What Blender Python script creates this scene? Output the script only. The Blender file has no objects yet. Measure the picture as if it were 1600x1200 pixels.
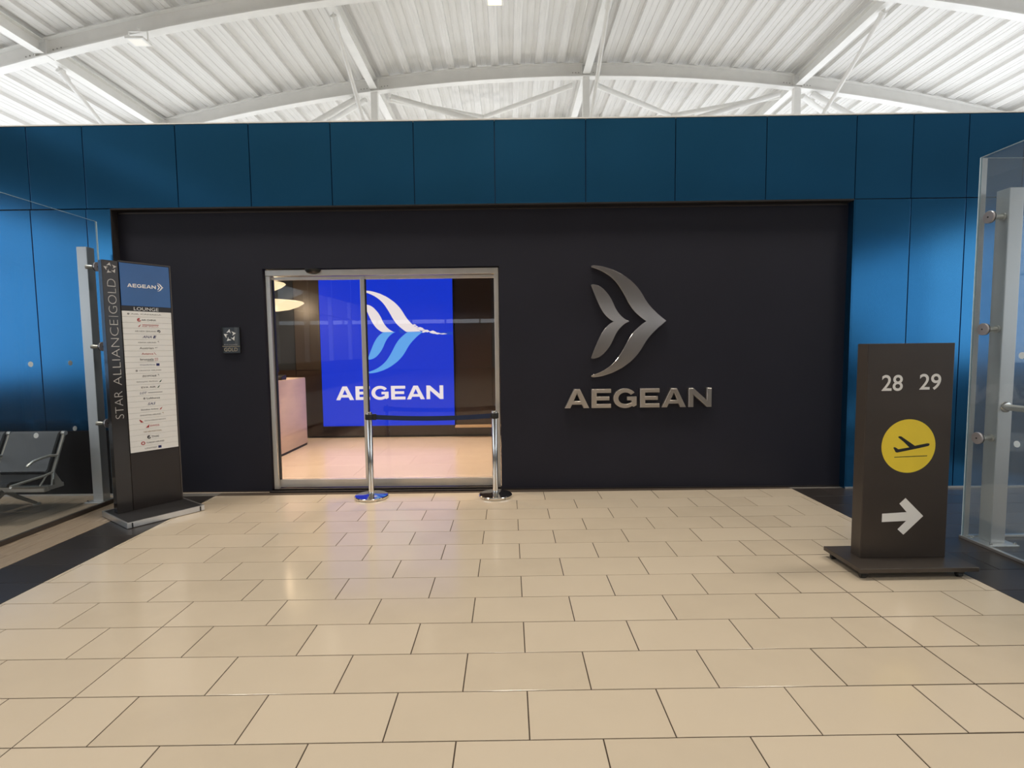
import bpy, bmesh, math, random
from math import pi, sin, cos, radians, sqrt, atan2
from mathutils import Vector, Matrix
from mathutils.geometry import tessellate_polygon

SC = bpy.context.scene
COL = SC.collection
random.seed(7)

# ------------------------------------------------------------------ camera
F_PX, YAW, PITCH, ROLL, CAMH = 796.8, 5.889e-3, 6.9056e-2, -1.1141e-2, 1.59
cd = bpy.data.cameras.new('camera'); cam = bpy.data.objects.new('camera', cd); COL.objects.link(cam)
cd.sensor_fit = 'HORIZONTAL'; cd.sensor_width = 36.0; cd.lens = F_PX / 1600 * 36.0
cd.clip_start = 0.05; cd.clip_end = 400
fw = Vector((sin(YAW) * cos(PITCH), cos(YAW) * cos(PITCH), -sin(PITCH)))
rt = Vector((cos(YAW), -sin(YAW), 0)); up = rt.cross(fw)
r2 = cos(ROLL) * rt + sin(ROLL) * up; u2 = -sin(ROLL) * rt + cos(ROLL) * up
m = Matrix((r2, u2, -fw)).transposed().to_4x4(); m.translation = Vector((0, 0, CAMH))
cam.matrix_world = m
SC.camera = cam

# ------------------------------------------------------------------ sky and exposure
SKY = 1.85
w = bpy.data.worlds.new('sky'); SC.world = w; w.use_nodes = True
nt = w.node_tree; nt.nodes.clear()
wo = nt.nodes.new('ShaderNodeOutputWorld'); bg = nt.nodes.new('ShaderNodeBackground')
tc = nt.nodes.new('ShaderNodeTexCoord'); ns = nt.nodes.new('ShaderNodeTexNoise'); rp = nt.nodes.new('ShaderNodeValToRGB')
ns.inputs['Scale'].default_value = 2.2; ns.inputs['Detail'].default_value = 5
rp.color_ramp.elements[0].position = .35; rp.color_ramp.elements[0].color = (.80, .88, 1.0, 1)
rp.color_ramp.elements[1].position = .65; rp.color_ramp.elements[1].color = (1.0, .985, .95, 1)
nt.links.new(tc.outputs['Generated'], ns.inputs['Vector']); nt.links.new(ns.outputs['Fac'], rp.inputs['Fac'])
nt.links.new(rp.outputs['Color'], bg.inputs['Color']); bg.inputs['Strength'].default_value = SKY
nt.links.new(bg.outputs[0], wo.inputs[0])
SC.view_settings.view_transform = 'Standard'; SC.view_settings.look = 'None'
SC.view_settings.exposure = 0.0; SC.view_settings.gamma = 1.0; SC.view_settings.use_curve_mapping = False

# ------------------------------------------------------------------ materials
def mat(name, col, rough=.5, metal=0., var=.06, scale=6., bump=0., bscale=60., spec=.5, coat=0., emit=None, estr=0., stretch=None, aniso=0.):
    M = bpy.data.materials.new(name); M.use_nodes = True; t = M.node_tree; N = t.nodes
    b = N['Principled BSDF']
    b.inputs['Roughness'].default_value = rough; b.inputs['Metallic'].default_value = metal
    b.inputs['Specular IOR Level'].default_value = spec
    b.inputs['Coat Weight'].default_value = coat; b.inputs['Coat Roughness'].default_value = .06
    tcn = N.new('ShaderNodeTexCoord'); src = tcn.outputs['Object']
    if stretch:
        mp = N.new('ShaderNodeMapping'); mp.inputs['Scale'].default_value = stretch
        t.links.new(src, mp.inputs['Vector']); src = mp.outputs[0]
    n = N.new('ShaderNodeTexNoise'); n.inputs['Scale'].default_value = scale; n.inputs['Detail'].default_value = 4
    t.links.new(src, n.inputs['Vector'])
    r = N.new('ShaderNodeValToRGB'); e = r.color_ramp.elements
    e[0].position = .3; e[1].position = .7
    e[0].color = (*[c * (1 - var) for c in col], 1); e[1].color = (*[min(1, c * (1 + var)) for c in col], 1)
    t.links.new(n.outputs['Fac'], r.inputs['Fac']); t.links.new(r.outputs['Color'], b.inputs['Base Color'])
    if bump:
        n2 = N.new('ShaderNodeTexNoise'); n2.inputs['Scale'].default_value = bscale
        t.links.new(src, n2.inputs['Vector'])
        bp = N.new('ShaderNodeBump'); bp.inputs['Strength'].default_value = bump; bp.inputs['Distance'].default_value = .002
        t.links.new(n2.outputs['Fac'], bp.inputs['Height']); t.links.new(bp.outputs[0], b.inputs['Normal'])
    if emit:
        b.inputs['Specular IOR Level'].default_value = .15
        b.inputs['Emission Color'].default_value = (*emit, 1); b.inputs['Emission Strength'].default_value = estr
    return M

def tile_mat(name, c1, c2, rough=.2, bump=.02, coat=0.):
    """stone tile: tone differs a little from piece to piece"""
    M = mat(name, c1, rough, 0, .03, 3.5, bump, 9, coat=coat); t = M.node_tree; N = t.nodes; b = N['Principled BSDF']
    oi = N.new('ShaderNodeObjectInfo'); mx = N.new('ShaderNodeMix'); mx.data_type = 'RGBA'
    r = [x for x in N if x.type == 'VALTORGB'][0]
    mr = N.new('ShaderNodeMath'); mr.operation = 'MULTIPLY'; mr.inputs[1].default_value = .8
    t.links.new(oi.outputs['Random'], mr.inputs[0]); t.links.new(mr.outputs[0], mx.inputs['Factor'])
    t.links.new(r.outputs['Color'], mx.inputs['A']); mx.inputs['B'].default_value = (*c2, 1)
    t.links.new(mx.outputs['Result'], b.inputs['Base Color'])
    return M

def glass_mat(name, tint=(.93, .97, .98), veil=.0, refl=1.0):
    M = bpy.data.materials.new(name); M.use_nodes = True; t = M.node_tree; N = t.nodes; N.clear()
    o = N.new('ShaderNodeOutputMaterial'); tr = N.new('ShaderNodeBsdfTransparent'); gl = N.new('ShaderNodeBsdfGlossy')
    lwn = N.new('ShaderNodeLayerWeight'); pw = N.new('ShaderNodeMath'); pw.operation = 'POWER'; pw.inputs[1].default_value = 5
    fr = N.new('ShaderNodeMath'); fr.operation = 'MULTIPLY_ADD'; fr.inputs[1].default_value = .5; fr.inputs[2].default_value = .04   # Schlick, same from both faces
    lwn.inputs['Blend'].default_value = .5
    t.links.new(lwn.outputs['Facing'], pw.inputs[0]); t.links.new(pw.outputs[0], fr.inputs[0])
    mu = N.new('ShaderNodeMath'); mu.operation = 'MULTIPLY'; mu.inputs[1].default_value = refl; mu.use_clamp = True
    mx = N.new('ShaderNodeMixShader'); gl.inputs['Roughness'].default_value = .01
    tr.inputs['Color'].default_value = (*tint, 1)
    t.links.new(fr.outputs[0], mu.inputs[0]); t.links.new(mu.outputs[0], mx.inputs['Fac'])
    t.links.new(tr.outputs[0], mx.inputs[1]); t.links.new(gl.outputs[0], mx.inputs[2])
    last = mx.outputs[0]
    if veil:
        df = N.new('ShaderNodeBsdfDiffuse'); df.inputs['Color'].default_value = (.8, .85, .88, 1)
        m2 = N.new('ShaderNodeMixShader'); m2.inputs['Fac'].default_value = veil
        t.links.new(last, m2.inputs[1]); t.links.new(df.outputs[0], m2.inputs[2]); last = m2.outputs[0]
    t.links.new(last, o.inputs['Surface'])
    return M

def emis(name, col, s, rough=.4):
    return mat(name, tuple(.01 + c * .02 for c in col), rough, 0, .02, 3, emit=col, estr=s)

M = {}
M['beige'] = tile_mat('beige_tile', (.495, .415, .315), (.545, .46, .355), .15)
M['grout'] = mat('dark_grout', (.05, .034, .022), .9)
M['dark_tile'] = tile_mat('dark_stone_tile', (.022, .018, .016), (.038, .031, .028), .34)
M['dark_grout'] = mat('grey_grout', (.11, .10, .09), .9)
M['blue'] = mat('blue_metal_panel', (.030, .168, .365), .17, .93, .05, .9, .06, 3.0)
M['blue_edge'] = mat('blue_joint_backing', (.004, .03, .09), .6)
M['navy'] = mat('matt_navy_board', (.0140, .0140, .0235), .62, 0, .08, 1.5, .02, 200, spec=.3)
M['lower_black'] = mat('matt_black_lower_panel', (.0065, .0045, .0050), .55, 0, .05, 3, spec=.25)
M['navy_dark'] = mat('dark_trim', (.012, .008, .008), .85)
M['roof'] = mat('white_roof_sheet', (.80, .785, .755), .42, .0, .05, 2, .0, 40, stretch=(6, .5, 1))
M['steel_white'] = mat('white_painted_steel', (.86, .85, .815), .40, 0, .03, 3)
M['bolt'] = mat('grey_bolt', (.35, .34, .32), .4, .6)
M['alu'] = mat('brushed_aluminium', (.62, .61, .60), .32, .85, .06, 5, .05, 90, stretch=(1, 1, .05))
M['alu_warm'] = mat('anodised_door_profile', (.68, .65, .61), .34, .8, .05, 5, stretch=(1, 1, .05))
M['post'] = mat('satin_steel_post', (.60, .60, .60), .38, .75, .06, 6, stretch=(1, 1, .05))
M['chrome'] = mat('polished_steel', (.72, .70, .67), .10, 1., .03, 5)
M['logo_steel'] = mat('polished_logo_steel', (.70, .67, .645), .14, 1., .04, 4)
M['letter_steel'] = mat('brushed_letter_steel', (.60, .555, .52), .34, 1., .04, 4)
M['disc'] = mat('standoff_disc_steel', (.55, .52, .54), .35, .7)
M['black'] = mat('black_rubber', (.012, .012, .012), .5)
M['brown_sign'] = mat('bronze_brown_sign', (.062, .048, .040), .36, .35, .05, 5)
M['brown_side'] = mat('bronze_brown_side', (.085, .070, .060), .34, .45, .05, 5)
M['totem'] = mat('dark_brown_totem', (.020, .0135, .011), .28, .2, .05, 5)
M['totem_strip'] = mat('dark_glossy_strip', (.030, .025, .023), .16, .3, .05, 5)
M['totem_base'] = mat('dark_base_laminate', (.035, .033, .034), .35, .1)
M['white_plate'] = mat('white_name_plate', (.86, .85, .83), .35, 0, .02)
M['ink_black'] = mat('black_print', (.01, .01, .015), .5)
M['ink_navy'] = mat('navy_print', (.015, .02, .12), .5)
M['ink_red'] = mat('red_print', (.40, .03, .03), .5)
M['ink_grey'] = mat('grey_print', (.13, .12, .115), .5)
M['ink_green'] = mat('green_print', (.02, .09, .05), .5)
M['ink_gold'] = mat('gold_print', (.32, .20, .08), .5)
M['silver_text'] = mat('silver_lettering', (.60, .56, .52), .4, .2)
M['gold_text'] = mat('gold_lettering', (.62, .50, .34), .4, .3)
M['white_text'] = mat('white_lettering', (.88, .87, .86), .5, 0, .02)
M['yellow'] = mat('yellow_disc', (.95, .72, .05), .45, 0, .03)
M['blue_print'] = mat('blue_printed_panel', (.015, .10, .33), .18, 0, .08, 2)
M['blackgloss'] = mat('black_gloss_plaque', (.012, .012, .012), .12)
M['plaque_grey'] = mat('charcoal_gloss_strip', (.06, .065, .07), .2)
M['wood'] = tile_mat('oak_look_plank', (.135, .095, .062), (.29, .22, .155), .42, 0)
M['wood_gap'] = mat('plank_gap', (.03, .02, .012), .8)
M['pad'] = mat('grey_seat_pad', (.085, .088, .095), .45, .1, .05, 20, .1, 300)
M['pad_edge'] = mat('black_seat_edge', (.006, .005, .005), .6)
M['cast'] = mat('cast_aluminium_frame', (.52, .49, .44), .36, .75)
M['belt'] = mat('navy_belt', (.006, .018, .06), .6)
M['cream_floor'] = tile_mat('cream_lounge_tile', (.74, .62, .50), (.78, .66, .54), .22)
M['cream_grout'] = mat('cream_grout', (.55, .44, .34), .8)
M['desk'] = mat('pale_desk_laminate', (.68, .53, .43), .4, 0, .06, 3, stretch=(1, 1, 4))
M['lounge_brown'] = mat('dark_brown_glass_wall', (.035, .022, .016), .12, 0, .1, 1.2)
M['lounge_panel'] = mat('taupe_wall_panel', (.045, .034, .026), .3, 0, .08, 1.5)
M['lounge_grey'] = mat('grey_wall_panel', (.028, .031, .036), .2, 0, .1, 1.5)
M['lounge_white'] = mat('lounge_ceiling_paint', (.12, .10, .085), .7)
M['oak'] = mat('light_oak_shelf', (.60, .42, .25), .45)
M['screen_blue'] = emis('screen_blue', (.0, .034, .68), 1.0, .5)
M['screen_white'] = emis('screen_white', (1., .90, .90), .95)
M['screen_sky'] = emis('screen_light_blue', (.13, .43, .95), 1.0)
M['screen_mid'] = emis('screen_mid_blue', (.008, .07, .60), 1.0)
M['lamp_warm'] = emis('warm_lamp_shade', (1., .78, .46), 1.25)
M['lamp_led'] = emis('floodlight_led_lens', (1., .97, .88), .9)
M['lamp_yellow'] = emis('warm_floodlight_lens', (1., .86, .45), 2.5)
M['lamp_down'] = emis('downlight_lens', (1., .85, .62), 12.)
M['glass'] = glass_mat('clear_glass', (.90, .94, .965), .008, 1.0)
M['glass_reflect_veil'] = glass_mat('painted_reflection_glass', (.90, .94, .96), .045, 1.3)  # pale diffuse mix stands in for reflections on the right glass
M['glass_door'] = glass_mat('door_glass', (.95, .95, .95), 0, 1.0)
M['glass_edge'] = mat('polished_glass_edge', (.60, .76, .84), .2, 0, .03, coat=.5)
M['dot'] = mat('frosted_white_dot', (.66, .74, .80), .5)
M['box_roof'] = mat('white_membrane_roof', (.75, .74, .71), .8)
M['hall_floor'] = mat('hall_floor_far', (.40, .33, .24), .25)
M['hall_shop'] = mat('hall_shopfront', (.20, .16, .14), .5)
M['hall_wall'] = mat('hall_side_wall', (.34, .30, .27), .7)
M['carpet'] = mat('dark_grey_carpet', (.045, .044, .046), .9, 0, .15, 90)

# ------------------------------------------------------------------ mesh helpers
class MB:
    """collects shapes into one mesh"""
    def __init__(s): s.v = []; s.f = []; s.mi = []
    def add(s, vs, fs, mi=0, tr=None):
        o = len(s.v)
        s.v += [tuple(tr(Vector(v))) if tr else tuple(v) for v in vs]
        s.f += [tuple(i + o for i in f) for f in fs]; s.mi += [mi] * len(fs); return s
    def box(s, x0, x1, y0, y1, z0, z1, mi=0, tr=None):
        vs = [(x0, y0, z0), (x1, y0, z0), (x1, y1, z0), (x0, y1, z0), (x0, y0, z1), (x1, y0, z1), (x1, y1, z1), (x0, y1, z1)]
        return s.add(vs, [(0, 3, 2, 1), (4, 5, 6, 7), (0, 1, 5, 4), (1, 2, 6, 5), (2, 3, 7, 6), (3, 0, 4, 7)], mi, tr)
    def bbox(s, x0, x1, y0, y1, z0, z1, b=.003, mi=0, tr=None):
        """box with chamfered edges"""
        bm = bmesh.new()
        bmesh.ops.create_cube(bm, size=1)
        for v in bm.verts:
            v.co = Vector(((x0 + x1) / 2 + v.co.x * (x1 - x0), (y0 + y1) / 2 + v.co.y * (y1 - y0), (z0 + z1) / 2 + v.co.z * (z1 - z0)))
        bmesh.ops.bevel(bm, geom=bm.edges[:] , offset=b, segments=2, affect='EDGES', profile=.5)
        bm.verts.ensure_lookup_table()
        vs = [v.co[:] for v in bm.verts]; fs = [[v.index for v in f.verts] for f in bm.faces]; bm.free()
        return s.add(vs, fs, mi, tr)
    def tube(s, pts, r, n=10, mi=0, cap=True, tr=None, r1=None):
        pts = [Vector(p) for p in pts]; k = len(pts); rings = []; vs = []; fs = []
        prev = None
        for i, p in enumerate(pts):
            d = (pts[min(i + 1, k - 1)] - pts[max(i - 1, 0)]).normalized()
            a = prev if prev is not None else (Vector((0, 0, 1)) if abs(d.z) < .9 else Vector((1, 0, 0)))
            u = (a - d * a.dot(d)).normalized(); v = d.cross(u); prev = u
            rr = r if r1 is None else r + (r1 - r) * i / (k - 1)
            for j in range(n):
                t = 2 * pi * j / n; vs.append(p + u * cos(t) * rr + v * sin(t) * rr)
        for i in range(k - 1):
            for j in range(n):
                fs.append((i * n + j, i * n + (j + 1) % n, (i + 1) * n + (j + 1) % n, (i + 1) * n + j))
        if cap: fs.append(tuple(range(n))[::-1]); fs.append(tuple((k - 1) * n + j for j in range(n)))
        return s.add(vs, fs, mi, tr)
    def lathe(s, prof, c=(0, 0, 0), n=32, mi=0, axis='z', tr=None):
        vs = []; fs = []; k = len(prof)
        for (r, z) in prof:
            for j in range(n):
                t = 2 * pi * j / n; p = (r * cos(t), r * sin(t), z)
                if axis == 'y': p = (p[0], p[2], p[1])
                if axis == 'x': p = (p[2], p[0], p[1])
                vs.append((c[0] + p[0], c[1] + p[1], c[2] + p[2]))
        for i in range(k - 1):
            for j in range(n):
                fs.append((i * n + j, i * n + (j + 1) % n, (i + 1) * n + (j + 1) % n, (i + 1) * n + j))
        fs.append(tuple(range(n))[::-1]); fs.append(tuple((k - 1) * n + j for j in range(n)))
        return s.add(vs, fs, mi, tr)
    def poly(s, loops, d0, d1, mi=0, tr=None, side_mi=None):
        """extrude 2D loops (outer, holes...) given as (x, z); front at y=d0, back at y=d1"""
        flat = [p for l in loops for p in l]
        tris = tessellate_polygon([[Vector((p[0], p[1], 0)) for p in l] for l in loops])
        n = len(flat); vs = [(p[0], d0, p[1]) for p in flat] + [(p[0], d1, p[1]) for p in flat]
        fs = []
        for t in tris:
            a, b, c = [Vector(flat[i]) for i in t]
            cr = (b.x - a.x) * (c.y - a.y) - (b.y - a.y) * (c.x - a.x)
            if abs(cr) < 1e-12: continue
            t = tuple(t) if cr > 0 else tuple(t)[::-1]
            fs.append(t); fs.append(tuple(i + n for i in t)[::-1])
        s.add(vs, fs, mi, tr)
        o = 0; sf = []
        for l in loops:
            k = len(l)
            for i in range(k):
                a, b = o + i, o + (i + 1) % k; sf.append((a, a + n, b + n, b))
            o += k
        o0 = len(s.v) - 2 * n
        s.f += [tuple(i + o0 for i in f) for f in sf]; s.mi += [mi if side_mi is None else side_mi] * len(sf)
        return s
    def build(s, name, mats, parent=None, smooth=None, label=None, loc=None, rotz=0., fix=True):
        me = bpy.data.meshes.new(name); me.from_pydata(s.v, [], s.f)
        mats = mats if isinstance(mats, (list, tuple)) else [mats]
        for q in mats: me.materials.append(q)
        me.polygons.foreach_set('material_index', s.mi)
        me.update()
        if fix:
            bm = bmesh.new(); bm.from_mesh(me); bmesh.ops.recalc_face_normals(bm, faces=bm.faces[:]); bm.to_mesh(me); bm.free()
        if smooth:
            me.polygons.foreach_set('use_smooth', [True] * len(me.polygons))
            me.set_sharp_from_angle(angle=radians(smooth))
        o = bpy.data.objects.new(name, me); COL.objects.link(o)
        if parent: o.parent = parent
        if loc is not None: o.location = loc
        o.rotation_euler = (0, 0, rotz)
        if label: o['label'] = label
        return o

def tag(o, label=None, cat=None, group=None, kind=None):
    if label: o['label'] = label
    if cat: o['category'] = cat
    if group: o['group'] = group
    if kind: o['kind'] = kind
    return o
def empty(name, loc=(0, 0, 0), rotz=0., **k):
    o = bpy.data.objects.new(name, None); COL.objects.link(o); o.location = loc; o.rotation_euler = (0, 0, rotz)
    o.empty_display_size = .2
    return tag(o, **k)
def copy_tree(o, parent=None):
    c = o.copy(); COL.objects.link(c)
    if parent: c.parent = parent
    for ch in [x for x in o.children]: copy_tree(ch, c)
    return c
def structure(name, label=None, loc=(0, 0, 0), rotz=0., cat=None):
    return empty(name, loc, rotz, label=label, kind='structure', cat=cat)
def inst(name, me, parent, loc=(0, 0, 0), rotz=0.):
    o = bpy.data.objects.new(name, me); COL.objects.link(o); o.parent = parent; o.location = loc; o.rotation_euler = (0, 0, rotz)
    return o

def text2d(s, x0, x1, z0, z1, res=3, thin=0., shear=0.):
    """outline font text as flat triangles fitted into the box; returns verts (x, z) and faces"""
    cu = bpy.data.curves.new('t', 'FONT'); cu.body = s; cu.resolution_u = res; cu.offset = thin; cu.shear = shear; cu.fill_mode = 'FRONT'
    o = bpy.data.objects.new('t', cu); COL.objects.link(o)
    me = bpy.data.meshes.new_from_object(o.evaluated_get(bpy.context.evaluated_depsgraph_get()))
    vs = [v.co.copy() for v in me.vertices]; fs = [tuple(p.vertices) for p in me.polygons]
    bpy.data.objects.remove(o); bpy.data.curves.remove(cu); bpy.data.meshes.remove(me)
    a0 = min(v.x for v in vs); a1 = max(v.x for v in vs); b0 = min(v.y for v in vs); b1 = max(v.y for v in vs)
    return [((v.x - a0) / (a1 - a0) * (x1 - x0) + x0, (v.y - b0) / (b1 - b0) * (z1 - z0) + z0) for v in vs], fs
def add_text(mb, s, x0, x1, z0, z1, y, mi=0, tr=None, vertical=False, **k):
    vs, fs = text2d(s, x0, x1, z0, z1, **k)
    if vertical: vs = [(-b, a) for a, b in vs]
    mb.add([(a, y, b) for a, b in vs], fs, mi, tr)

# =================================================================== FLOOR
TX, TY, TD, HT = .068, 1.972, .30, .30
XL, XR, YW = -3.265, 3.14, 5.572
floor = structure('floor', 'cream stone tiled concourse floor with dark border bands')
fb = MB()
fb.box(XL - .0, XR, -2., 5.70, -.06, -.003)
fb.build('screed', M['grout'], floor)
MB().box(XL, XR, -30, TY - 4 * TD - .001, -.06, 0).build('far_floor', M['hall_floor'], floor)
MB().box(-8, XL, -30, TY - 4 * TD - .001, -.06, 0).build('far_floor', M['hall_floor'], floor)
MB().box(-20, -8, -30, TY - 4 * TD - .001, -.06, 0).build('far_floor', M['carpet'], floor)  # unseen dark zones, set for dark reflections low in the blue panels
MB().box(9, 25, -30, TY - 4 * TD - .001, -.06, 0).build('far_floor', M['carpet'], floor)
MB().box(XR, 9, -30, TY - 4 * TD - .001, -.06, 0).build('far_floor', M['hall_floor'], floor)
MB().box(-40, XL - .535, TY - 4 * TD, 5.70, -.06, -.004).build('plank_bed', M['wood_gap'], floor)
MB().box(XL - .535, XL, TY - 4 * TD, 5.70, -.06, -.003).build('border_bed', M['dark_grout'], floor)
MB().box(XR, 40, TY - 4 * TD, 5.70, -.06, -.003).build('border_bed', M['dark_grout'], floor)
tile_cache = {}
def tile(name, x0, x1, y0, y1, m, g=.0028, h=.012, parent=floor, zt=0.):
    w_, d_ = round(x1 - x0 - 2 * g, 4), round(y1 - y0 - 2 * g, 4)
    if w_ < .02 or d_ < .02: return
    k = (w_, d_, m.name, h)
    if k not in tile_cache:
        b = MB(); c = .0012
        X, Y = w_ / 2, d_ / 2
        vs = [(-X, -Y, -h), (X, -Y, -h), (X, Y, -h), (-X, Y, -h), (-X, -Y, -c), (X, -Y, -c), (X, Y, -c), (-X, Y, -c),
              (-X + c, -Y + c, 0), (X - c, -Y + c, 0), (X - c, Y - c, 0), (-X + c, Y - c, 0)]
        fs = [(0, 1, 5, 4), (1, 2, 6, 5), (2, 3, 7, 6), (3, 0, 4, 7), (4, 5, 9, 8), (5, 6, 10, 9), (6, 7, 11, 10), (7, 4, 8, 11), (8, 9, 10, 11)]
        b.add(vs, fs); o = b.build(name, m, parent, fix=False); o.name = name; tile_cache[k] = o.data
    else:
        o = inst(name, tile_cache[k], parent)
    o.location = ((x0 + x1) / 2, (y0 + y1) / 2, zt + random.uniform(-.0003, .0003))
for r in range(-4, 12):
    y0 = TY + r * TD
    js = [TX + i * HT for i in range(-14, 14) if (i - r) % 2 == 0]
    js.append(TX + 7 * HT)
    if r < 4: js.append(TX - 7 * HT)
    js = sorted(set(round(j, 4) for j in js if XL + .02 < j < XR - .02))
    js = [XL] + js + [XR]
    for a, b in zip(js, js[1:]):
        gl = .004 if abs(a - (TX + 7 * HT)) < 1e-3 or abs(b - (TX + 7 * HT)) < 1e-3 else .0028
        tile('tile', a, b, y0, y0 + TD, M['beige'], g=gl if gl == .004 else .0028)
# dark border tiles, left of the cream field and right of it up to the facade
for r in range(-4, 12):
    y0 = TY + r * TD
    tile('dark_tile', XL - .53, XL, y0, y0 + TD, M['dark_tile'], g=.0015)
    for k in range(5 if r > 4 else 2):
        off = .3 if (r % 2 and k) else 0
        a = XR + k * .6 - off; a = max(a, XR); b = XR + (k + 1) * .6 - (.3 if r % 2 else 0)
        tile('dark_tile', a, b, y0, y0 + TD, M['dark_tile'], g=.0015)
# oak look planks behind the left glass
PW = .19
for c in range(12):
    x1 = XL - .535 - c * PW; x0 = x1 - PW
    yy = 1.0 + (c * .47) % 1.25
    ys = [TY - 4 * TD] + [yy + k * 1.25 for k in range(0, 5) if TY - 4 * TD + .1 < yy + k * 1.25 < 5.5] + [5.69]
    for a, b in zip(ys, ys[1:]):
        tile('plank', x0, x1, a, b, M['wood'], g=.0015, h=.008, zt=-.001)
wd = M['wood']; t = wd.node_tree
[n for n in t.nodes if n.type == 'TEX_NOISE'][0].inputs['Scale'].default_value = 5
mp = t.nodes.new('ShaderNodeMapping'); mp.inputs['Scale'].default_value = (14, 1.2, 1)
t.links.new([n for n in t.nodes if n.type == 'TEX_COORD'][0].outputs['Object'], mp.inputs['Vector'])
t.links.new(mp.outputs[0], [n for n in t.nodes if n.type == 'TEX_NOISE'][0].inputs['Vector'])
rr = [n for n in t.nodes if n.type == 'VALTORGB'][0].color_ramp.elements
rr[0].color = (.15, .11, .075, 1); rr[1].color = (.40, .31, .23, 1)
MB().box(XR + 3.0, 40, TY - 4 * TD, 5.69, -.02, .0).build('far_floor', M['carpet'], floor)
MB().box(3.72, XR + 1.2 + .0, TY - 4 * TD, 3.4, -.004, -.0005).build('carpet', M['carpet'], floor)

# =================================================================== FACADE
WR = -.0125
def wx(X): return X / (1 + .00223 * X)
WO = (0, 5.60, 0)
face = structure('wall_front', 'tall glossy blue metal panel wall framing the lounge entrance', WO, WR)
RL, RR_, ZH, ZT = wx(-4.245), wx(3.75), 3.145, 4.02
def panel(x0, x1, z0, z1, g=.004):
    MB().bbox(x0 + g, x1 - g, -.0, .03, z0 + g, z1 - g, .003).build('panel', M['blue'], face)
hs = [-9.6, -8.6, -7.65, -6.7, -6.0, -5.69, -5.085, -4.495, -3.514, -2.737, -1.87, -.989, -.126, .847, 1.809, 2.786, 3.75, 4.36, 4.96, 5.56, 6.5, 7.5, 8.5, 9.5]
hs = [wx(a) for a in hs]
for a, b in zip(hs, hs[1:]): panel(a, b, ZH, ZT)
ls = [wx(a) for a in [-9.6, -8.1, -6.9, -6.3, -5.69, -5.10, -4.505, -4.245]]
for a, b in zip(ls, ls[1:]): panel(a, b, 0.733, ZH, .004 if b < RL - .01 else .003)
for a, b in zip(ls[::2], ls[2::2] + [ls[-1]]):  # matt black boards fill the bottom of the left blue wall
    MB().bbox(a + .001, b - .001, .002, .03, .012, .728, .002).build('lower_panel', M['lower_black'], face)
rs = [wx(a) for a in [3.75, 4.366, 4.963, 5.57, 6.5, 7.5, 8.5, 9.5]]
for a, b in zip(rs, rs[1:]): panel(a, b, 0.012, ZH)
bk = MB()
bk.box(-9.6, RL - .012, .015, .09, 0, ZH).box(RR_ + .012, 9.4, .015, .09, 0, ZH).box(-9.6, 9.4, .015, .09, ZH + .005, ZT - .01)
bk.build('backing', M['blue_edge'], face)
MB().box(-9.6, 9.4, -.004, .10, ZT, ZT + .012).build('coping', M['steel_white'], face)
MB().box(RR_ - .004, RR_ + .012, .0, .10, 0.0, ZH).build('reveal_panel', M['blue'], face, label='narrow blue side of the recess')
MB().box(RL - .012, RL + .004, .002, .10, 0.0, ZH).build('reveal_panel', M['navy_dark'], face)
MB().box(RL, RR_, .0, .10, ZH - .012, ZH + .004).build('soffit_strip', M['navy_dark'], face)
# thin metal strip where the blue panels meet the floor
for nm, a, b in (('baseboard_left', -9.6, RL), ('baseboard_right', RR_, 9.4)):
    tag(MB().box(a, b, -.010, -.001, 0.0, .018).build(nm, M['alu'], loc=WO, rotz=WR), 'thin grey metal strip at the foot of the blue wall', kind='structure')

DL, DR, DT = -2.715, -.098, 2.500
ent = structure('wall_recess', 'matt dark navy wall set back between the blue panels', WO, WR)
wb = MB()
wb.box(RL, DL, .09, .19, 0, ZH).box(DR, RR_, .09, .19, 0, ZH).box(DL, DR, .09, .19, DT, ZH)
wb.build('board', M['navy'], ent)
tr_ = MB(); tr_.box(RL + .02, RR_ - .02, .082, .09, ZH - .035, ZH - .022)
tr_.build('head_trim', M['brown_sign'], ent)
for x in (-.13, .035):
    MB().lathe([(.006, 0), (.006, .004), (.003, .006)], (x, .08, ZH - .028), 10, axis='y').build('screw', M['chrome'], ent)
MB().box(RL, RR_, .08, .19, .0, .012).box(DL, DR, .04, .20, -.002, .012).build('floor_trim', M['navy_dark'], ent)

# =================================================================== SLIDING DOOR
door = structure('door_1', 'closed double glass sliding door in silver frame leading to the lit lounge', (0, 5.60, 0), WR)
D0 = .13
fr = MB()
fr.bbox(DL + .015, DR - .008, D0 - .01, D0 + .11, 2.425, 2.49, .003).build('header', M['alu_warm'], door)
for a, b in ((DL + .015, DL + .065), (DR - .058, DR - .008)):
    MB().bbox(a, b, D0 - .005, D0 + .10, .012, 2.425, .003).build('jamb', M['alu_warm'], door)
MB().box(DL + .02, DR - .01, D0 - .01, D0 + .11, .0, .018).build('threshold', M['brown_side'], door)
MID = -1.645
def leaf(x0, x1, y, zb):
    mb = MB(); mb.bbox(x0, x1, y, y + .035, .025, zb, .003)
    p = mb.build('door_leaf_rail', M['alu_warm'], door)
    MB().bbox(x0, x1, y, y + .035, 2.385, 2.42, .003).build('top_rail', M['alu_warm'], p)
    return p
a = leaf(DL + .065, MID + .02, D0 + .04, .115)
MB().box(DL + .068, MID + .02, D0 + .052, D0 + .062, .115, 2.385).build('pane', M['glass_door'], door)
MB().bbox(MID - .015, MID + .035, D0 + .035, D0 + .078, .115, 2.42, .003).build('meeting_stile', M['alu_warm'], door)
a = leaf(MID + .036, DR - .058, D0 + .04, .115)
MB().box(MID + .036, DR - .058, D0 + .052, D0 + .062, .115, 2.385).build('pane', M['glass_door'], door)
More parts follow.
